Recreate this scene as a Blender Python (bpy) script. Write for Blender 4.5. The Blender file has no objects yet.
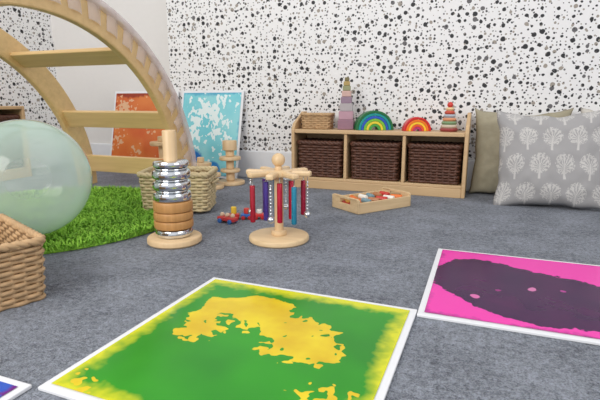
import bpy, bmesh, math, random
from mathutils import Vector, Matrix, Euler
random.seed(7)
SC=bpy.context.scene
COL=SC.collection
try: SC.view_settings.view_transform='Standard'
except Exception: pass
def srgb(r,g,b):
    f=lambda c:(c/255/12.92) if c/255<=.04045 else ((c/255+.055)/1.055)**2.4
    return (f(r),f(g),f(b),1)
# ---------------- node helpers
class NT:
    def __init__(s,name):
        s.m=bpy.data.materials.new(name);s.m.use_nodes=True
        s.t=s.m.node_tree;s.b=s.t.nodes['Principled BSDF'];s.L=s.t.links
    def n(s,typ,**kw):
        x=s.t.nodes.new(typ)
        for k,v in kw.items(): setattr(x,k,v)
        return x
    def put(s,inp,v):
        if hasattr(v,'links') or isinstance(v,bpy.types.NodeSocket): s.L.new(v,inp)
        else: inp.default_value=v
    def M(s,op,a,b=None,c=None,clamp=False):
        x=s.n('ShaderNodeMath',operation=op);x.use_clamp=clamp
        s.put(x.inputs[0],a)
        if b is not None:s.put(x.inputs[1],b)
        if c is not None:s.put(x.inputs[2],c)
        return x.outputs[0]
    def mix(s,f,a,b):
        x=s.n('ShaderNodeMix',data_type='RGBA');s.put(x.inputs[0],f);s.put(x.inputs[6],a);s.put(x.inputs[7],b)
        return x.outputs[2]
    def step(s,v,lo,hi,a=0,b=1):
        x=s.n('ShaderNodeMapRange');s.put(x.inputs[0],v);s.put(x.inputs[1],lo);s.put(x.inputs[2],hi);s.put(x.inputs[3],a);s.put(x.inputs[4],b);return x.outputs[0]
    def coord(s,k='Object'): return s.n('ShaderNodeTexCoord').outputs[k]
    def mapping(s,v,scale=(1,1,1),loc=(0,0,0),rot=(0,0,0)):
        x=s.n('ShaderNodeMapping');s.L.new(v,x.inputs[0]);x.inputs['Scale'].default_value=scale;x.inputs['Location'].default_value=loc;x.inputs['Rotation'].default_value=rot;return x.outputs[0]
    def noise(s,v,scale,detail=2,rough=.5,col=False,dist=0):
        x=s.n('ShaderNodeTexNoise');s.L.new(v,x.inputs['Vector']);x.inputs['Scale'].default_value=scale;x.inputs['Detail'].default_value=detail;x.inputs['Roughness'].default_value=rough;x.inputs['Distortion'].default_value=dist
        return x.outputs[1 if col else 0]
    def bump(s,h,strength=.3,dist=.01):
        x=s.n('ShaderNodeBump');x.inputs['Strength'].default_value=strength;x.inputs['Distance'].default_value=dist;s.L.new(h,x.inputs['Height']);s.L.new(x.outputs[0],s.b.inputs['Normal'])
    def base(s,c): s.put(s.b.inputs['Base Color'],c)
    def set(s,**k):
        for a,v in k.items(): s.put(s.b.inputs[a.replace('_',' ')],v)
MC={}
def plain(name,rgb,rough=.5,metal=0,var=.06,**k):
    if name in MC:return MC[name]
    t=NT(name);c=srgb(*rgb)
    nz=t.noise(t.coord(),35,2)
    lo=tuple(x*(1-var) for x in c[:3])+(1,);hi=tuple(min(1,x*(1+var)) for x in c[:3])+(1,)
    t.base(t.mix(nz,lo,hi));t.set(Roughness=rough,Metallic=metal,**k)
    MC[name]=t.m;return t.m
def wood(name,rgb,axis=0,rough=.45,con=.16):
    if name in MC:return MC[name]
    t=NT(name);c=srgb(*rgb)
    sc=[45,45,45];sc[axis]=3
    v=t.mapping(t.coord(),scale=tuple(sc))
    n1=t.noise(v,1,4,.6,dist=.6);n2=t.noise(t.coord(),5,2)
    f=t.M('ADD',t.M('MULTIPLY',n1,.75),t.M('MULTIPLY',n2,.25))
    f=t.step(f,.3,.7)
    lo=(c[0]*(1-con),c[1]*(1-con*1.25),c[2]*(1-con*1.6),1);hi=tuple(min(1,x*(1+con*.6)) for x in c[:3])+(1,)
    t.base(t.mix(f,lo,hi));t.set(Roughness=rough);t.bump(n1,.08,.002)
    MC[name]=t.m;return t.m
# ---------------- mesh helpers
def empty(name,loc=(0,0,0),rz=0):
    e=bpy.data.objects.new(name,None);COL.objects.link(e);e.location=loc;e.rotation_euler=(0,0,rz);e.empty_display_size=.05;return e
def add(name,me,mat,parent=None,loc=(0,0,0),rot=(0,0,0),smooth=False,bevel=0,seg=2):
    o=bpy.data.objects.new(name,me);COL.objects.link(o)
    if mat: 
        for m in (mat if isinstance(mat,list) else [mat]): me.materials.append(m)
    o.location=loc;o.rotation_euler=rot
    if parent:o.parent=parent
    if smooth:
        for p in me.polygons:p.use_smooth=True
    if bevel:
        b=o.modifiers.new('bev','BEVEL');b.width=bevel;b.segments=seg;b.limit_method='ANGLE'
    return o
def box(name,mn,mx,mat,parent=None,bevel=.003,rot=(0,0,0),piv=None):
    c=[(a+b)/2 for a,b in zip(mn,mx)];h=[(b-a)/2 for a,b in zip(mn,mx)]
    vs=[(sx*h[0],sy*h[1],sz*h[2]) for sx in(-1,1) for sy in(-1,1) for sz in(-1,1)]
    fs=[(0,1,3,2),(4,6,7,5),(0,4,5,1),(2,3,7,6),(0,2,6,4),(1,5,7,3)]
    me=bpy.data.meshes.new(name);me.from_pydata(vs,[],fs);me.update()
    return add(name,me,mat,parent,c,rot,bevel=bevel)
def lathe(name,prof,mat,parent=None,loc=(0,0,0),rot=(0,0,0),seg=40,smooth=True,closed=False):
    vs=[];fs=[]
    n=len(prof)
    for i in range(seg):
        a=2*math.pi*i/seg
        for r,z in prof: vs.append((r*math.cos(a),r*math.sin(a),z))
    for i in range(seg):
        j=(i+1)%seg
        for k in range(n-1+(1 if closed else 0)):
            k2=(k+1)%n
            fs.append((i*n+k,j*n+k,j*n+k2,i*n+k2))
    me=bpy.data.meshes.new(name);me.from_pydata(vs,[],fs);me.update()
    bm=bmesh.new();bm.from_mesh(me);bmesh.ops.remove_doubles(bm,verts=bm.verts,dist=1e-6);bmesh.ops.recalc_face_normals(bm,faces=bm.faces);bm.to_mesh(me);bm.free()
    o=add(name,me,mat,parent,loc,rot,smooth)
    if smooth:
        try: me.set_sharp_from_angle(angle=math.radians(40))
        except Exception: pass
    return o
def disc_prof(r,z0,z1,b=.004):
    return [(0,z0),(r-b,z0),(r,z0+b),(r,z1-b),(r-b*.4,z1-b*.3),(r-b,z1),(0,z1)]
def cyl(name,r,z0,z1,mat,parent=None,loc=(0,0,0),rot=(0,0,0),b=.002,seg=32):
    return lathe(name,disc_prof(r,z0,z1,min(b,(z1-z0)/3)),mat,parent,loc,rot,seg)
def ball_prof(r,zc,n=14,sz=1):
    return [(r*math.sin(math.pi*i/n),zc-r*sz*math.cos(math.pi*i/n)) for i in range(n+1)]
def tubes_mesh(name,paths,mat,parent=None,loc=(0,0,0),rot=(0,0,0),sides=6):
    """paths: list of (points, radius, closed)"""
    vs=[];fs=[]
    for pts,r,closed in paths:
        n=len(pts);b0=len(vs)
        pts=[Vector(p) for p in pts]
        for i,p in enumerate(pts):
            if closed: t=pts[(i+1)%n]-pts[i-1]
            else: t=pts[min(i+1,n-1)]-pts[max(i-1,0)]
            t.normalize()
            up=Vector((0,0,1)) if abs(t.z)<.9 else Vector((0,1,0))
            s=t.cross(up).normalized();u=s.cross(t)
            for k in range(sides):
                a=2*math.pi*k/sides
                vs.append(p+s*(r*math.cos(a))+u*(r*math.sin(a)))
        for i in range(n if closed else n-1):
            j=(i+1)%n
            for k in range(sides):
                l=(k+1)%sides
                fs.append((b0+i*sides+k,b0+j*sides+k,b0+j*sides+l,b0+i*sides+l))
        if not closed:
            fs.append(tuple(b0+k for k in range(sides))[::-1]);fs.append(tuple(b0+(n-1)*sides+k for k in range(sides)))
    me=bpy.data.meshes.new(name);me.from_pydata([tuple(v) for v in vs],[],fs);me.update()
    return add(name,me,mat,parent,loc,rot,smooth=True)
def rrect(w,d,r,n):
    """n points evenly along rounded rectangle with outward normals"""
    hw,hd=w/2-r,d/2-r
    pts=[]
    L=2*(2*hw)+2*(2*hd)+2*math.pi*r
    for i in range(n):
        s=L*i/n
        for (kind,ln,data) in [('l',2*hw,((-hw,-hd-r),(1,0),(0,-1))),('a',math.pi*r/2,((hw,-hd),-90)),('l',2*hd,((hw+r,-hd),(0,1),(1,0))),('a',math.pi*r/2,((hw,hd),0)),('l',2*hw,((hw,hd+r),(-1,0),(0,1))),('a',math.pi*r/2,((-hw,hd),90)),('l',2*hd,((-hw-r,hd),(0,-1),(-1,0))),('a',math.pi*r/2,((-hw,-hd),180))]:
            if s<=ln+1e-9:
                if kind=='l': (p,dr,nm)=data;pts.append(((p[0]+dr[0]*s,p[1]+dr[1]*s),nm))
                else:
                    c,a0=data;a=math.radians(a0)+s/r;pts.append(((c[0]+r*math.cos(a),c[1]+r*math.sin(a)),(math.cos(a),math.sin(a))))
                break
            s-=ln
    return pts
def basket(name,w,d,h,rows,mat,dark,loc,rz=0,stakes=40,taper=.92,parent=None,rim=1.5,handles=False):
    e=empty(name,loc,rz)
    if parent:e.parent=parent
    n=stakes*4;sr=h/rows/2*1.05
    P=[]
    for k in range(rows):
        z=(k+.5)*h/rows;f=taper+(1-taper)*z/h
        base=rrect(w*f,d*f,.02,n)
        sg=1 if k%2 else -1
        P.append(([(p[0]+nm[0]*sr*.55*sg*math.sin(2*math.pi*i/8),p[1]+nm[1]*sr*.55*sg*math.sin(2*math.pi*i/8),z) for i,(p,nm) in enumerate(base)],sr,True))
    tubes_mesh('weave',P,mat,e,sides=6)
    P=[]
    b0=rrect(w*taper,d*taper,.02,stakes);b1=rrect(w,d,.02,stakes)
    for (p0,n0),(p1,n1) in zip(b0,b1): P.append(([(p0[0],p0[1],0.003),(p1[0],p1[1],h)],sr*.8,False))
    tubes_mesh('stakes',P,mat,e,sides=5)
    P=[]
    rp=rrect(w+.004,d+.004,.02,n)
    for ph in (0,math.pi):
        P.append(([(p[0]+nm[0]*sr*.5*math.sin(2*math.pi*i/6+ph),p[1]+nm[1]*sr*.5*math.sin(2*math.pi*i/6+ph),h+sr*.6*math.cos(2*math.pi*i/6+ph)) for i,(p,nm) in enumerate(rp)],sr*rim*.8,True))
    tubes_mesh('rim_braid',P,mat,e,sides=6)
    lw,ld=w*taper-.006,d*taper-.006
    me=bpy.data.meshes.new('liner');hw,hd=lw/2,ld/2;uw,ud=(w-.008)/2,(d-.008)/2
    me.from_pydata([(-hw,-hd,.004),(hw,-hd,.004),(hw,hd,.004),(-hw,hd,.004),(-uw,-ud,h*.97),(uw,-ud,h*.97),(uw,ud,h*.97),(-uw,ud,h*.97)],[],[(0,1,2,3),(0,4,5,1),(1,5,6,2),(2,6,7,3),(3,7,4,0)])
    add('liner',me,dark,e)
    if handles:
        P=[]
        for sx in (-1,1):
            P.append(([(sx*(w/2+.004+.02*math.sin(math.pi*i/10)),-.04+.08*i/10,h*.72+.01*math.sin(math.pi*i/10)) for i in range(11)],.006,False))
        tubes_mesh('handles',P,mat,e)
    return e
# ================= MATERIALS
W_BEECH=wood('beech_wood',(224,196,154),0)
W_ARCH=wood('arch_plywood',(226,192,136),0,.3,.12)
W_SHELF=wood('shelf_wood',(208,176,134),0,.45,.12)
W_TURN=wood('turned_wood',(224,194,152),2,.4,.12)
W_DARKER=wood('oak_ring',(196,146,90),2,.4,.2)
WHITE=plain('white_paint',(232,233,236),.45,var=.02)
WALLWHITE=plain('white_wall_paint',(226,223,220),.7,var=.02)
SILVER=plain('polished_metal',(225,228,232),.08,1.0,var=.02)
WICK=plain('wicker_tan',(190,156,116),.6,var=.35)
WICKD=plain('wicker_dark',(92,58,44),.5,var=.5)
SEAG=plain('seagrass',(200,182,142),.65,var=.3)
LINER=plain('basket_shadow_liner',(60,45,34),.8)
LINER2=plain('basket_inner_weave',(140,112,80),.8)
def paint(n,rgb,rough=.35): return plain('paint_'+n,rgb,rough,var=.04)
def spotted(ax):
    t=NT('spotted_wallpaper_'+ax)
    co=t.coord();sp=t.n('ShaderNodeSeparateXYZ');t.L.new(co,sp.inputs[0])
    cb=t.n('ShaderNodeCombineXYZ');t.L.new(sp.outputs[0 if ax=='x' else 1],cb.inputs[0]);t.L.new(sp.outputs[2],cb.inputs[1])
    v=cb.outputs[0]
    nz=t.noise(v,38,2,.5,col=True)
    va=t.n('ShaderNodeVectorMath',operation='MULTIPLY_ADD');t.L.new(nz,va.inputs[0]);va.inputs[1].default_value=(.009,.009,0);t.L.new(v,va.inputs[2])
    v=va.outputs[0]
    col=srgb(236,235,235)
    for scale,off,rmin,rmax,keep in ((30,0,.15,.37,.9),(54,3.7,.14,.28,.62)):
        vo=t.n('ShaderNodeTexVoronoi',voronoi_dimensions='2D');mp=t.mapping(v,loc=(off,off*2,0));t.L.new(mp,vo.inputs['Vector']);vo.inputs['Scale'].default_value=scale;vo.inputs['Randomness'].default_value=.8
        s2=t.n('ShaderNodeSeparateColor');t.L.new(vo.outputs['Color'],s2.inputs[0])
        rad=t.M('MULTIPLY_ADD',t.M('MULTIPLY',s2.outputs[0],s2.outputs[0]),rmax-rmin,rmin)
        df=t.M('SUBTRACT',rad,vo.outputs['Distance'])
        mk=t.M('MULTIPLY',t.step(df,-.015,.03),t.M('LESS_THAN',s2.outputs[1],keep))
        g=s2.outputs[2]
        c=t.mix(t.M('GREATER_THAN',g,.6),srgb(34,34,38),srgb(98,96,98))
        c=t.mix(t.M('GREATER_THAN',g,.78),c,srgb(156,148,138))
        col=t.mix(mk,col,c)
    t.base(col);t.set(Roughness=.6)
    return t.m
SPX=spotted('x');SPY=spotted('y')
def carpet():
    t=NT('grey_carpet');co=t.coord()
    a=t.noise(co,7,4,.65);b=t.noise(co,70,4,.8);c=t.noise(co,240,2,.7)
    f=t.M('ADD',t.M('MULTIPLY',a,.22),t.M('ADD',t.M('MULTIPLY',b,.45),t.M('MULTIPLY',c,.33)))
    f=t.step(f,.40,.60)
    t.base(t.mix(f,srgb(88,94,107),srgb(196,203,218)));t.set(Roughness=.95)
    t.b.inputs['Sheen Weight'].default_value=.2
    t.bump(t.M('ADD',t.M('MULTIPLY',b,.8),t.M('MULTIPLY',c,.6)),1,.03)
    return t.m
# ================= ROOM
WY=2.56
def slab(name,mn,mx,mat): 
    vs=[(x,y,z) for x in(mn[0],mx[0]) for y in(mn[1],mx[1]) for z in(mn[2],mx[2])]
    me=bpy.data.meshes.new(name);me.from_pydata(vs,[],[(0,1,3,2),(4,6,7,5),(0,4,5,1),(2,3,7,6),(0,2,6,4),(1,5,7,3)]);me.update()
    return add(name,me,mat)
slab('floor',(-3.0,-2.4,-.05),(2.4,2.8,0),carpet())
slab('wall_back',(-1.87,WY,0),(2.3,2.8,2.4),SPX)
slab('wall_back_alcove',(-2.9,2.63,0),(-1.87,2.8,2.4),WALLWHITE)
slab('wall_left',(-3.0,-2.4,0),(-2.9,2.8,2.4),SPY)
slab('wall_right',(2.3,-2.4,0),(2.4,2.8,.9),WALLWHITE)
slab('wall_right_upper',(2.3,-2.4,2.1),(2.4,2.8,2.4),WALLWHITE)
slab('wall_right_pier',(2.3,1.6,.9),(2.4,2.8,2.1),WALLWHITE)
def skirt(name,mn,mx): box(name,mn,mx,WHITE,bevel=.006)
skirt('baseboard_back',(-1.875,WY-.018,0),(2.3,WY,.165))
skirt('baseboard_alcove',(-2.9,2.612,0),(-1.872,2.63,.165))
skirt('baseboard_left',(-2.9,-2.4,0),(-2.882,2.61,.165))
# ================= LIQUID TILES
def tile_mat(name,W,H,base,blobcol,blobs,thr,rimcol=None,rimw=.05,namp=.5,nsc=5,fine=.2,fsc=30,extra=None,soft=.02,base2=None,warp=.06,grad=None,rough=.2,blob2=None,spec=.35):
    t=NT(name);v=t.mapping(t.coord('Object'),scale=(1/W,1/H,0))
    d2=t.noise(v,7,3,.6,col=True)
    va=t.n('ShaderNodeVectorMath',operation='MULTIPLY_ADD');t.L.new(d2,va.inputs[0]);va.inputs[1].default_value=(warp,warp,0);t.L.new(v,va.inputs[2]);w=va.outputs[0]
    k=warp/2
    sp=t.n('ShaderNodeSeparateXYZ');t.L.new(v,sp.inputs[0])
    tot=None
    for (cx,cy,r,a) in blobs:
        vm=t.n('ShaderNodeVectorMath',operation='DISTANCE');t.L.new(w,vm.inputs[0]);vm.inputs[1].default_value=(cx+k,cy+k,.0)
        g=t.M('DIVIDE',vm.outputs['Value'],r);g=t.M('MULTIPLY',g,g);g=t.M('EXPONENT',t.M('MULTIPLY',g,-1));g=t.M('MULTIPLY',g,a)
        tot=g if tot is None else t.M('ADD',tot,g)
    n1=t.noise(v,nsc,3,.55);n2=t.noise(v,fsc,1,.5,dist=.3)
    fa=t.M('MULTIPLY',t.M('SUBTRACT',n2,.5),fine)
    if grad: 
        fa=t.M('MULTIPLY',fa,t.step(t.M('SUBTRACT',sp.outputs[0],t.M('MULTIPLY',sp.outputs[1],grad[2])),grad[0],grad[1],.12,1))
        fa=t.M('MULTIPLY',fa,t.step(tot,.05,.5,.12,1))
    tot=t.M('ADD',tot,t.M('MULTIPLY',t.M('SUBTRACT',n1,.5),namp));tot=t.M('ADD',tot,fa)
    m=t.step(tot,thr-soft,thr+soft)
    c=base
    if base2: c=t.mix(t.step(t.noise(v,2.5,2),.35,.65),base,base2)
    if rimcol:
        e=None
        for q in (sp.outputs[0],t.M('SUBTRACT',1,sp.outputs[0]),sp.outputs[1],t.M('SUBTRACT',1,sp.outputs[1])):
            e=q if e is None else t.M('MINIMUM',e,q)
        e=t.M('ADD',e,t.M('MULTIPLY',t.M('SUBTRACT',n1,.5),.12))
        e=t.M('ADD',e,t.M('MULTIPLY',t.M('SUBTRACT',n2,.5),.05))
        c=t.mix(t.step(e,rimw*1.6,rimw*.5),c,rimcol)
    bc=blobcol
    if blob2: bc=t.mix(t.step(t.noise(v,6,3),.35,.65),blobcol,blob2)
    c=t.mix(m,c,bc)
    if extra:
        for (cx,cy,r,cc) in extra:
            vm=t.n('ShaderNodeVectorMath',operation='DISTANCE');t.L.new(w,vm.inputs[0]);vm.inputs[1].default_value=(cx+k,cy+k,0)
            c=t.mix(t.step(vm.outputs['Value'],r*1.1,r*.9),c,cc)
    t.base(c);t.set(Roughness=rough);t.b.inputs['Specular IOR Level'].default_value=spec
    return t.m
def flat_tile(name,S,mat,loc,rot=(0,0,0),border=.014,H=None):
    H=H or S
    e=empty(name,loc);e.rotation_euler=rot
    box('border_slab',(0,0,0.0005),(S,H,.007),WHITE,e,bevel=.0015)
    me=bpy.data.meshes.new('gel_panel');b=border
    me.from_pydata([(b,b,.0085),(S-b,b,.0085),(S-b,H-b,.0085),(b,H-b,.0085)],[],[(0,1,2,3)]);me.update()
    add('gel_panel',me,mat,e)
    return e
green=tile_mat('green_yellow_gel',.52,.512,srgb(44,152,26),srgb(230,206,30),
   [(.25,.50,.085,1.2),(.19,.62,.06,1.0),(.20,.74,.08,1.2),(.33,.82,.08,1.2),(.45,.80,.08,1.0),(.36,.68,.08,.7),(.48,.66,.11,.9),(.60,.66,.10,.8),(.70,.60,.10,.9),(.73,.50,.09,.9),(.60,.50,.09,.7),(.86,.28,.10,.5),(.80,.12,.13,.65),(.95,.1,.15,.8),(.1,.04,.10,.65)],.6,
   rimcol=srgb(212,212,34),rimw=.055,namp=.6,nsc=9,fine=2.8,fsc=23,base2=srgb(34,132,26),grad=(-.42,-.15,.9),blob2=srgb(214,178,24))
pink=tile_mat('magenta_purple_gel',.5,.5,srgb(236,62,172),srgb(56,14,66),
   [(.2,.5,.2,1.1),(.22,.70,.15,.9),(.40,.52,.26,1.2),(.62,.40,.24,1.2),(.5,.24,.18,1.0),(.32,.3,.15,.8),(.85,.40,.2,.9),(.78,.25,.15,.6)],.6,
   rimcol=srgb(176,48,136),rimw=.03,namp=.5,nsc=5,fine=.3,fsc=30,spec=.2,blob2=srgb(72,16,72),extra=[(.23,.29,.022,srgb(214,110,170)),(.49,.47,.022,srgb(206,120,170)),(.33,.4,.012,srgb(150,50,120)),(.62,.5,.014,srgb(170,60,140))])
purple=tile_mat('violet_blue_gel',.5,.5,srgb(96,40,160),srgb(50,90,190),[(.5,.5,.3,1),(.9,.9,.2,.8)],.6,rimcol=srgb(110,30,130),rimw=.05,namp=.8)
orange=tile_mat('orange_gel',.51,.51,srgb(206,98,52),srgb(222,176,138),[(.15,.8,.2,.8),(.1,.4,.15,.7),(.6,.6,.15,.5),(.4,.2,.15,.5)],.6,rimcol=srgb(150,60,40),rimw=.03,namp=1.8,nsc=5,fine=1.6,fsc=20,base2=srgb(220,130,70))
blue=tile_mat('blue_gel',.43,.52,srgb(118,204,216),srgb(228,242,242),[(.3,.7,.2,.7),(.6,.85,.2,.6),(.7,.5,.2,.6),(.3,.45,.14,.5)],.6,rimcol=srgb(90,170,200),rimw=.03,namp=2.2,nsc=6,fine=2.4,fsc=16,base2=srgb(150,216,222),
   extra=[(.25,.12,.2,srgb(30,110,190)),(.6,.05,.14,srgb(40,130,200))])
flat_tile('liquid_floor_tile',.521,green,(-.636,.478,0),(0,0,math.radians(-.9)))
flat_tile('liquid_floor_tile',.50,pink,(-.105,.966,0))
flat_tile('liquid_floor_tile',.50,purple,(-1.15,-.02,0))
lean=math.radians(77)
flat_tile('leaning_orange_panel',.50,orange,(-2.30,2.43,.004),(lean,0,0),H=.53)
flat_tile('leaning_blue_panel',.43,blue,(-1.77,2.43,.004),(lean,0,0),H=.53)
# ================= CLIMBING ARCH
def arch():
    e=empty('wooden_climbing_arch',(0,1.19,0))
    R0,R1,T=.75,.865,.032
    def panel(name,x):
        n=64;vs=[];fs=[]
        for i in range(n+1):
            a=math.pi*i/n
            for r in (R0,R1):
                for dx in (-T/2,T/2): vs.append((x+dx,r*math.cos(a),r*math.sin(a)))
        for i in range(n):
            a=i*4;b=a+4
            fs+=[(a,a+1,b+1,b),(a+2,b+2,b+3,a+3),(a,b,b+2,a+2),(a+1,a+3,b+3,b+1)]
        fs+=[(0,2,3,1),(n*4,n*4+1,n*4+3,n*4+2)]
        me=bpy.data.meshes.new(name);me.from_pydata(vs,[],fs);me.update()
        bm=bmesh.new();bm.from_mesh(me);bmesh.ops.recalc_face_normals(bm,faces=bm.faces);bm.to_mesh(me);bm.free()
        add(name,me,W_ARCH,e,bevel=.006)
    panel('side_panel_1',-1.395);panel('side_panel_2',-2.05)
    for k,d in enumerate([9.5,28,55,90,125,152,170.5]):
        a=math.radians(d);r=.785
        o=box('slat_%d'%(k+1),(-2.036,-.045,-.010),(-1.409,.045,.010),W_ARCH,e,bevel=.004)
        o.location=(-1.7225,r*math.cos(a),r*math.sin(a));o.rotation_euler=(a+math.pi/2,0,0)
    film=NT('clear_wrap_film');film.base(srgb(240,226,222));film.set(Roughness=.06,Alpha=.42)
    vs=[];fs=[]
    d=3
    while d<177:
        b=len(vs);q=.004
        ns=5
        for s in range(ns):
            dd=d+4.4*s/(ns-1)
            bul=.008*math.sin(math.pi*s/(ns-1))
            for (r,dx,sk) in ((R0+.035,-T/2-q-bul,0),(R1+q+bul,-T/2-q-bul,1.6),(R1+q+bul,T/2+q+bul,1.6),(R0+.035,T/2+q+bul,0)):
                a=math.radians(dd+sk);vs.append((-1.395+dx,r*math.cos(a),r*math.sin(a)))
        for s in range(ns-1):
            for k in range(3): fs.append((b+s*4+k,b+s*4+k+1,b+s*4+5+k,b+s*4+4+k))
        d+=6.6
    me=bpy.data.meshes.new('wrap');me.from_pydata(vs,[],fs);me.update();add('wrap_film',me,film.m,e,smooth=True)
    film2=NT('clear_edge_tube');film2.base(srgb(236,222,220));film2.set(Roughness=.04,Alpha=.5)
    P=[([(-1.395+T/2+.002,(R1-.004)*math.cos(math.pi*i/80),(R1-.004)*math.sin(math.pi*i/80)) for i in range(2,79)],.018,False)]
    tubes_mesh('edge_tube',P,film2.m,e,sides=14)
arch()
# ================= SHELF UNITS
def shelf(name,W,D,H,loc,rz=0,rise=.09):
    e=empty(name,loc,rz);t=.018
    def side(nm,x):
        pr=[(0.0,0),(D,0),(D,H+rise),(D-.05,H+rise),(.02,H+.03),(0,H)]
        if rise==0: pr=[(0,0),(D,0),(D,H),(0,H)]
        vs=[(x,y,z) for y,z in pr]+[(x+t,y,z) for y,z in pr];n=len(pr)
        fs=[tuple(range(n))[::-1],tuple(range(n,2*n))]+[(i,(i+1)%n,n+(i+1)%n,n+i) for i in range(n)]
        me=bpy.data.meshes.new(nm);me.from_pydata(vs,[],fs);me.update()
        add(nm,me,W_SHELF,e,bevel=.004)
    side('end_panel_1',0);side('end_panel_2',W-t)
    box('top_board',(t,.0,H-.02),(W-t,D,H),W_SHELF,e,bevel=.004)
    box('bottom_board',(t,.004,.045),(W-t,D-.01,.06),W_SHELF,e)
    box('plinth',(t,.002,0),(W-t,.02,.045),W_SHELF,e)
    box('back_panel',(t,D-.012,.0),(W-t,D,H-.02),W_SHELF,e)
    for k in (1,2):
        x=W*k/3;box('divider_%d'%k,(x-.008,.006,.06),(x+.008,D-.012,H-.02),W_SHELF,e)
    return e
SX0,SY0=-.955,2.335
shelf('wooden_toy_shelf',.893,.2,.312,(SX0,SY0,0))
for k in range(3):
    cx=SX0+.893*(k+.5)/3+(.004 if k==0 else -.004 if k==2 else 0)
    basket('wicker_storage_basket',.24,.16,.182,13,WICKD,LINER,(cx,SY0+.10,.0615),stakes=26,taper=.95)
shelf('low_storage_unit',.95,.26,.43,(-2.6,1.15,0),math.radians(90),rise=.0)
for k in range(3):
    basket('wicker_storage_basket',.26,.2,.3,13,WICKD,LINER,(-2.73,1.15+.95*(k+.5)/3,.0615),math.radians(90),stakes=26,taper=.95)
# ================= SHELF TOP TOYS
ZT=.3125
basket('small_woven_box',.155,.11,.075,8,WICK,LINER2,(-.84,2.435,ZT+.001),0.1,stakes=24,taper=.95)
e=empty('pastel_stacking_tower',(-.68,2.43,ZT),.2)
z=0
for k,(w,h,c) in enumerate([(.082,.05,(150,112,128)),(.074,.044,(186,146,160)),(.066,.04,(176,168,170)),(.056,.034,(146,122,140)),(.048,.03,(206,170,160)),(.040,.026,(148,150,110)),(.032,.022,(176,150,90)),(.022,.02,(120,110,70))]):
    box('block_%d'%(k+1),(-w/2,-w/2,z),(w/2,w/2,z+h-.0005),paint('tower%d'%k,c),e,bevel=.003);z+=h
def rainbow(name,pn,loc,rz,R,depth,cols,t):
    e=empty(name,loc,rz);r=R
    for k,c in enumerate(cols):
        n=28;vs=[];fs=[];r0=r-t*.9
        for i in range(n+1):
            a=math.pi*i/n
            for rr in (r0,r):
                for y in (-depth/2,depth/2): vs.append((rr*math.cos(a),y,rr*math.sin(a)))
        for i in range(n):
            a=i*4;b=a+4
            fs+=[(a,a+1,b+1,b),(a+2,b+2,b+3,a+3),(a,b,b+2,a+2),(a+1,a+3,b+3,b+1)]
        fs+=[(0,2,3,1),(n*4,n*4+1,n*4+3,n*4+2)]
        me=bpy.data.meshes.new('arc');me.from_pydata(vs,[],fs);me.update()
        bm=bmesh.new();bm.from_mesh(me);bmesh.ops.recalc_face_normals(bm,faces=bm.faces);bm.to_mesh(me);bm.free()
        add('arc_%d'%(k+1),me,paint(pn+str(k),c),e,bevel=.0015);r-=t
    return e
rainbow('wooden_rainbow_arches','rbg',(-.535,2.435,ZT),.45,.098,.07,[(30,110,60),(20,150,150),(40,90,190),(120,190,60),(230,210,60),(70,160,70)],.0135)
rainbow('wooden_rainbow_arches','rbo',(-.315,2.425,ZT),.35,.068,.055,[(206,40,40),(240,120,30),(248,200,50),(232,84,50),(180,50,110)],.012)
e=empty('stacking_ring_tower',(-.16,2.43,ZT));z=0
for k,(r,c) in enumerate([(.044,(150,60,60)),(.041,(206,190,170)),(.038,(120,150,110)),(.034,(220,150,110)),(.030,(170,180,190)),(.026,(200,80,60)),(.021,(230,200,150))]):
    h=.0165;lathe('ring_%d'%(k+1),[(0,z),(r-.006,z),(r,z+h*.5),(r-.006,z+h),(0,z+h)],paint('ring%d'%k,c),e,seg=28);z+=h
lathe('knob',ball_prof(.014,z+.012),paint('knob',(210,60,50)),e,seg=20)
# ================= SILVER RING STACKER
e=empty('metal_ring_stacker',(-.925,1.244,0))
cyl('base_disc',.088,0,.024,W_TURN,e,b=.006,seg=56)
cyl('peg',.022,.02,.367,W_TURN,e,b=.004)
def band(nm,r,z0,z1,mat,b=.005):
    ri=.024
    pr=[(ri,z0),(r-b,z0),(r-b*.3,z0+b*.3),(r,z0+b),(r,z1-b),(r-b*.3,z1-b*.3),(r-b,z1),(ri,z1)]
    lathe(nm,pr,mat,e,seg=56,closed=True)
band('silver_ring_1',.060,.024,.052,SILVER,.012)
band('wood_ring_1',.063,.053,.080,W_DARKER)
band('wood_ring_2',.063,.081,.108,W_DARKER)
band('wood_ring_3',.063,.109,.142,W_DARKER)
z=.143
for k,(r,h) in enumerate([(.060,.028),(.052,.007),(.060,.028),(.052,.006),(.060,.028),(.052,.006),(.056,.022)]):
    band('silver_ring_%d'%(k+3),r,z,z+h,SILVER,min(.008,h*.45));z+=h+.0006
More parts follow.
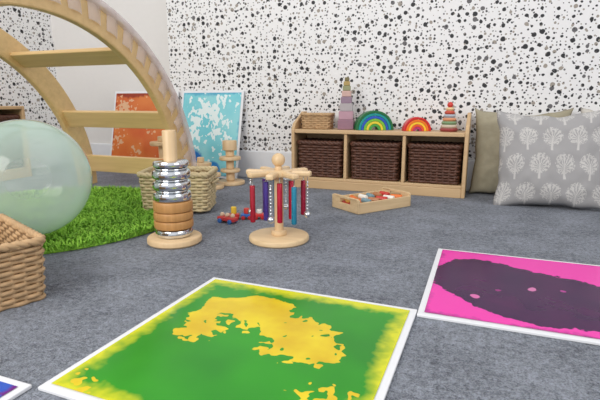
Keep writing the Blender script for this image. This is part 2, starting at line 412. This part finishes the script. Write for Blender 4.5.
# ================= SPINNING CHIME STAND
e=empty('spinning_chime_stand',(-.613,1.389,0))
cyl('base_disc',.1,0,.02,W_BEECH,e,b=.005,seg=56)
cyl('foot_collar',.026,.02,.036,W_TURN,e)
cyl('post',.015,.03,.235,W_TURN,e)
cyl('hub_disc',.048,.218,.238,W_TURN,e)
lathe('top_ball',ball_prof(.022,.27),W_TURN,e,seg=28)
cyl('top_neck',.012,.235,.25,W_TURN,e)
tc=[(30,110,170),(160,30,60),(200,204,210),(90,40,130),(200,204,210),(170,30,50),(200,204,210),(40,130,160)]
for k in range(8):
    a=2*math.pi*k/8+.15
    o=box('arm_%d'%(k+1),(-.036,-.013,-.009),(.036,.013,.009),W_TURN,e,bevel=.006)
    o.location=(.073*math.cos(a),.073*math.sin(a),.228);o.rotation_euler=(0,0,a)
    x,y=.096*math.cos(a),.096*math.sin(a)
    tubes_mesh('cord_%d'%(k+1),[([(x,y,.22),(x,y,.185)],.0012,False)],SILVER,e,sides=5)
    if k%2==0:
        for j in range(9):
            lathe('bead_%d_%d'%(k,j),ball_prof(.0042,.2-j*.011),SILVER,e,loc=(x,y,0),seg=10)
        lathe('bell_%d'%k,ball_prof(.011,.093),SILVER,e,loc=(x,y,0),seg=20)
    else:
        cyl('tube_%d'%k,.0085,.075,.195,plain('tube%d'%k,tc[k],.15,.3),e,loc=(x,y,0),seg=20)
for k,(a,c) in enumerate([(.6,(190,30,60)),(2.2,(40,120,170)),(3.7,(80,60,150)),(5.2,(200,30,60))]):
    x,y=.042*math.cos(a),.042*math.sin(a)
    cyl('inner_tube_%d'%k,.009,.07,.2,plain('itube%d'%k,c,.15,.3),e,loc=(x,y,0),seg=18)
    tubes_mesh('inner_cord_%d'%k,[([(x,y,.222),(x,y,.198)],.0012,False)],SILVER,e,sides=5)
# ================= TRAY
e=empty('wooden_tray',(-.438,2.005,0),math.radians(54))
TW,TD,TH=.30,.18,.048
box('tray_bottom',(-TW/2,-TD/2,.001),(TW/2,TD/2,.009),W_BEECH,e)
for nm,mn,mx in [('front',(-TW/2,-TD/2,.004),(TW/2,-TD/2+.01,TH)),('rear',(-TW/2,TD/2-.01,.004),(TW/2,TD/2,TH))]:
    box('rail_'+nm,mn,mx,W_BEECH,e)
for sx in (-1,1):
    x0,x1=sorted((sx*TW/2,sx*(TW/2-.01)))
    for q,(a,b,c,d) in enumerate([(-TD/2,TD/2,.004,.032),(-TD/2,-.035,.032,.06),(.035,TD/2,.032,.06),(-TD/2+.01,TD/2-.01,.052,.063)]):
        box('end_%s_%d'%('l' if sx<0 else 'r',q),(x0,a,c),(x1,b,d),W_BEECH,e,bevel=.002)
random.seed(3)
cols=[(230,120,50),(240,236,226),(200,60,50),(236,180,90),(120,150,160),(240,236,226),(230,120,50),(180,120,80)]
for lay in range(2):
  for k in range(12):
    x=-.115+.045*(k%6)+random.uniform(-.006,.006);y=-.04+.075*(k//6)
    j=(k*3+lay)%8;r=.011
    cyl('peg_%d'%k,r,-.025,.025,paint('peg%d'%j,cols[j]),e,loc=(x,y,.0095+r+lay*.02),rot=(math.pi/2,0,random.uniform(-.6,.6)),seg=18)
# ================= BALL
bm=NT('pale_green_translucent_vinyl')
lw=bm.n('ShaderNodeLayerWeight');lw.inputs[0].default_value=.4
bm.base(bm.mix(lw.outputs['Facing'],srgb(222,240,230),srgb(186,220,204)))
bm.set(Roughness=.1);bm.put(bm.b.inputs['Alpha'],bm.step(lw.outputs['Facing'],0,.9,.28,.95))
bm.b.inputs['Coat Weight'].default_value=.8;bm.b.inputs['Coat Roughness'].default_value=.05
lathe('exercise_ball',ball_prof(.188,.188,40,.985),bm.m,None,(-1.335,1.06,.028),seg=72)
# ================= BASKETS
b=basket('rectangular_wicker_basket',.34,.27,.145,13,WICK,LINER2,(-1.128,.69,0),math.radians(-22),stakes=44,taper=.94)
for k in range(5):
    box('wooden_plank_%d'%k,(-.13+.052*k,-.10,.06),(-.10+.052*k,.09,.08+.012*(k%3)),W_BEECH,b,rot=(0.2,.2*k-.4,.15*k))
BK=(-1.19,1.655)
b=basket('seagrass_basket',.28,.19,.155,12,SEAG,LINER2,(BK[0],BK[1],.010),math.radians(21),stakes=38,taper=.93,handles=True)
# ================= RUG
def rug():
    cx,cy=-1.62,1.36
    e=empty('shaggy_green_rug',(cx,cy,0))
    t=NT('shag_pile_green');n=t.noise(t.coord(),60,3,.7);n2=t.noise(t.coord(),6,2)
    f=t.step(t.M('ADD',t.M('MULTIPLY',n,.7),t.M('MULTIPLY',n2,.3)),.35,.65)
    t.base(t.mix(f,srgb(84,146,28),srgb(168,222,78)));t.set(Roughness=.8)
    R=.56
    cyl('backing',R-.01,.0005,.008,t.m,e,seg=64)
    vs=[];fs=[];random.seed(5)
    ca,sa=math.cos(math.radians(21)),math.sin(math.radians(21))
    for i in range(26000):
        r=R*math.sqrt(random.random());a=random.random()*6.2832
        x,y=r*math.cos(a),r*math.sin(a)
        gx,gy=x+cx-BK[0],y+cy-BK[1]
        if abs(gx*ca+gy*sa)<.14 and abs(-gx*sa+gy*ca)<.1: continue
        d=random.random()*6.2832;L=random.uniform(.014,.026);w=.0022
        dx,dy=math.cos(d),math.sin(d);px,py=-dy*w,dx*w;b=len(vs)
        vs+=[(x-px,y-py,.006),(x+px,y+py,.006),(x+dx*L*.45+px,y+dy*L*.45+py,.006+L*.75),(x+dx*L*.45-px,y+dy*L*.45-py,.006+L*.75),(x+dx*L*1.0,y+dy*L*1.0,.006+L*.95)]
        fs+=[(b,b+1,b+2,b+3),(b+3,b+2,b+4)]
    me=bpy.data.meshes.new('pile');me.from_pydata(vs,[],fs);me.update();add('pile',me,t.m,e)
rug()
# ================= SPOOLS
def spool(name,loc,levels):
    e=empty(name,loc);z=0
    for k,(r,h) in enumerate(levels):
        cyl('part_%d'%(k+1),r,z,z+h,W_TURN,e,b=.004);z+=h-.0004
    return e
spool('wooden_spool',(-1.665,2.17,0),[(.065,.02),(.022,.09),(.05,.018),(.02,.09),(.065,.022),(.022,.03)])
spool('wooden_spool',(-1.31,2.30,0),[(.08,.02),(.024,.05),(.055,.018),(.022,.05),(.06,.02),(.024,.035),(.04,.055)])
spool('wooden_spool',(-1.34,2.14,0),[(.07,.02),(.022,.045),(.055,.02),(.02,.03)])
spool('wooden_spool',(-1.47,2.25,0),[(.06,.02),(.022,.08),(.06,.022),(.02,.03)])
# ================= SMALL TOYS
e=empty('toy_train',(-.85,1.61,0),math.radians(25))
for k,(c,c2) in enumerate([((200,50,50),(240,200,60)),((60,110,190),(210,60,50)),((210,60,60),(230,225,215))]):
    x=-.05+k*.05
    box('wagon_%d'%k,(x-.022,-.015,.01),(x+.022,.015,.022),paint('wag%d'%k,c),e,bevel=.002)
    cyl('load_%d'%k,.011,.022,.050-.006*k,paint('load%d'%k,c2),e,loc=(x,0,0),seg=20)
    for sx in(-.013,.013):
        for sy in(-.018,.018):
            cyl('wheel',.008,-.003,.003,paint('wheel',(190,40,40)),e,loc=(x+sx,sy,.008),rot=(math.pi/2,0,0),seg=16,b=.001)
e=empty('toy_peg_car',(-.89,1.53,0),math.radians(-10))
box('body',(-.04,-.016,.008),(.04,.016,.024),paint('carbody',(206,60,60)),e,bevel=.004)
for sx in(-.025,0,.025): lathe('peg',ball_prof(.009,.03),paint('pegh',(230,200,170)),e,loc=(sx,0,0),seg=14)
for sx in(-.024,.024):
    for sy in(-.019,.019): cyl('wheel',.009,-.003,.003,paint('wheelb',(60,110,180)),e,loc=(sx,sy,.009),rot=(math.pi/2,0,0),seg=16,b=.001)
# ================= CUSHIONS
def cushion_mat(kind):
    t=NT(kind+'_fabric');uv=t.coord('UV')
    if kind=='tree_print':
        m=t.mapping(uv,scale=(4.6,3.5,1),loc=(.2,.1,0))
        sp0=t.n('ShaderNodeSeparateXYZ');t.L.new(m,sp0.inputs[0])
        row=t.M('FLOOR',sp0.outputs[1])
        sx=t.M('ADD',sp0.outputs[0],t.M('MULTIPLY',row,.5))
        x=t.M('SUBTRACT',t.M('FRACT',sx),.5);y=t.M('SUBTRACT',t.M('FRACT',sp0.outputs[1]),.58)
        nz=t.noise(m,9,2)
        ys=t.M('MULTIPLY',y,1.15)
        d=t.M('SQRT',t.M('ADD',t.M('MULTIPLY',x,x),t.M('MULTIPLY',ys,ys)))
        d=t.M('ADD',d,t.M('MULTIPLY',t.M('SUBTRACT',nz,.5),.1))
        y2=t.M('ADD',y,.14);th=t.M('ARCTAN2',x,y2)
        br=t.step(t.M('SINE',t.M('MULTIPLY',t.M('ADD',th,t.M('MULTIPLY',nz,.5)),15)),-.3,.3)
        dots=t.step(t.noise(m,16,1),.5,.56)
        tw=t.M('MAXIMUM',t.M('MULTIPLY',br,t.step(d,.36,.34)),t.M('MULTIPLY',dots,t.step(d,.2,.22)))
        crown=t.M('MULTIPLY',t.step(d,.42,.40),tw)
        trunk=t.M('MULTIPLY',t.M('LESS_THAN',t.M('ABSOLUTE',x),t.step(y,-.5,-.1,.05,.025)),t.M('LESS_THAN',y,0))
        trunk=t.M('MULTIPLY',trunk,t.M('GREATER_THAN',y,-.53))
        mk=t.M('MAXIMUM',crown,trunk)
        c=t.mix(t.M('MULTIPLY',mk,.6),srgb(164,162,162),srgb(220,217,212))
    else:
        a,b=(srgb(150,142,118),srgb(174,166,144)) if kind=='olive_linen' else (srgb(196,190,180),srgb(210,205,196))
        c=t.mix(t.noise(uv,14,3,.6),a,b)
    t.base(c);t.set(Roughness=.9);t.bump(t.noise(t.coord(),420,2),.25,.003)
    return t.m
def cushion(name,S,T,mat,loc,rot,seed=0,sag=.02):
    from mathutils import noise as mn
    n=44;vs=[];uv=[];fs=[]
    for side in (1,-1):
        for j in range(n+1):
            for i in range(n+1):
                u=-1+2*i/n;v=-1+2*j/n
                e=(1-u*u)*(1-v*v)
                th=T/2*(max(e,0)**.5)
                th+=.014*mn.noise(Vector((u*2.2+seed,v*2.2,side)))*min(1,e*3)
                th+=.006*mn.noise(Vector((u*6+seed,v*5,side+3)))*min(1,e*5)
                k=1-.09*(1-u*u)*(abs(v)**2);k2=1-.09*(1-v*v)*(abs(u)**2)
                X=u*S/2*k2;Y=v*S/2*k-sag*(1-u*u)*max(v,0)
                ed=.008*mn.noise(Vector((u*3+seed,v*3,5)))
                vs.append((X+ed,Y+ed,side*th));uv.append(((u+1)/2,(v+1)/2))
    N=(n+1)**2
    for s in range(2):
        for j in range(n):
            for i in range(n):
                a=s*N+j*(n+1)+i;f=(a,a+1,a+n+2,a+n+1);fs.append(f if s==0 else f[::-1])
    me=bpy.data.meshes.new(name);me.from_pydata(vs,[],fs);me.update()
    ul=me.uv_layers.new(name='UVMap')
    for l in me.loops: ul.data[l.index].uv=uv[l.vertex_index]
    bmm=bmesh.new();bmm.from_mesh(me);bmesh.ops.remove_doubles(bmm,verts=bmm.verts,dist=1e-5);bmm.to_mesh(me);bmm.free()
    return add(name,me,mat,None,loc,rot,smooth=True)
cushion('tree_print_cushion',.45,.16,cushion_mat('tree_print'),(.28,2.31,.212),(math.radians(74),math.radians(-2),math.radians(0)),1)
cushion('olive_cushion',.43,.12,cushion_mat('olive_linen'),(.165,2.495,.214),(math.radians(87),0,0),4)
cushion('beige_cushion',.43,.12,cushion_mat('beige_linen'),(.62,2.48,.214),(math.radians(84),0,0),8)
# ================= LIGHT + CAMERA
w=bpy.data.worlds.new('daylight');SC.world=w;w.use_nodes=True
bg=w.node_tree.nodes['Background'];bg.inputs[0].default_value=(.95,.965,1,1);bg.inputs[1].default_value=.87
def area(name,loc,tgt,size,e,col=(1,1,1)):
    l=bpy.data.lights.new(name,'AREA');l.shape='RECTANGLE';l.size=size[0];l.size_y=size[1];l.energy=e;l.color=col
    o=bpy.data.objects.new(name,l);COL.objects.link(o);o.location=loc;o.rotation_euler=(Vector(tgt)-Vector(loc)).to_track_quat('-Z','Y').to_euler();return o
area('window_daylight',(-1.4,-1.6,2.1),(-1.0,2.2,.5),(2.0,1.4),76,(1,.975,.93))
area('window_daylight_right',(2.2,.4,1.6),(-.8,1.6,.2),(1.6,1.2),14,(1,.98,.96))
cd=bpy.data.cameras.new('camera');co=bpy.data.objects.new('camera',cd);COL.objects.link(co)
cd.sensor_width=36;cd.lens=28.2;cd.clip_start=.02
co.location=(0,0,.4534);co.rotation_euler=(math.radians(90-11.78),0,math.radians(21.17))
SC.camera=co
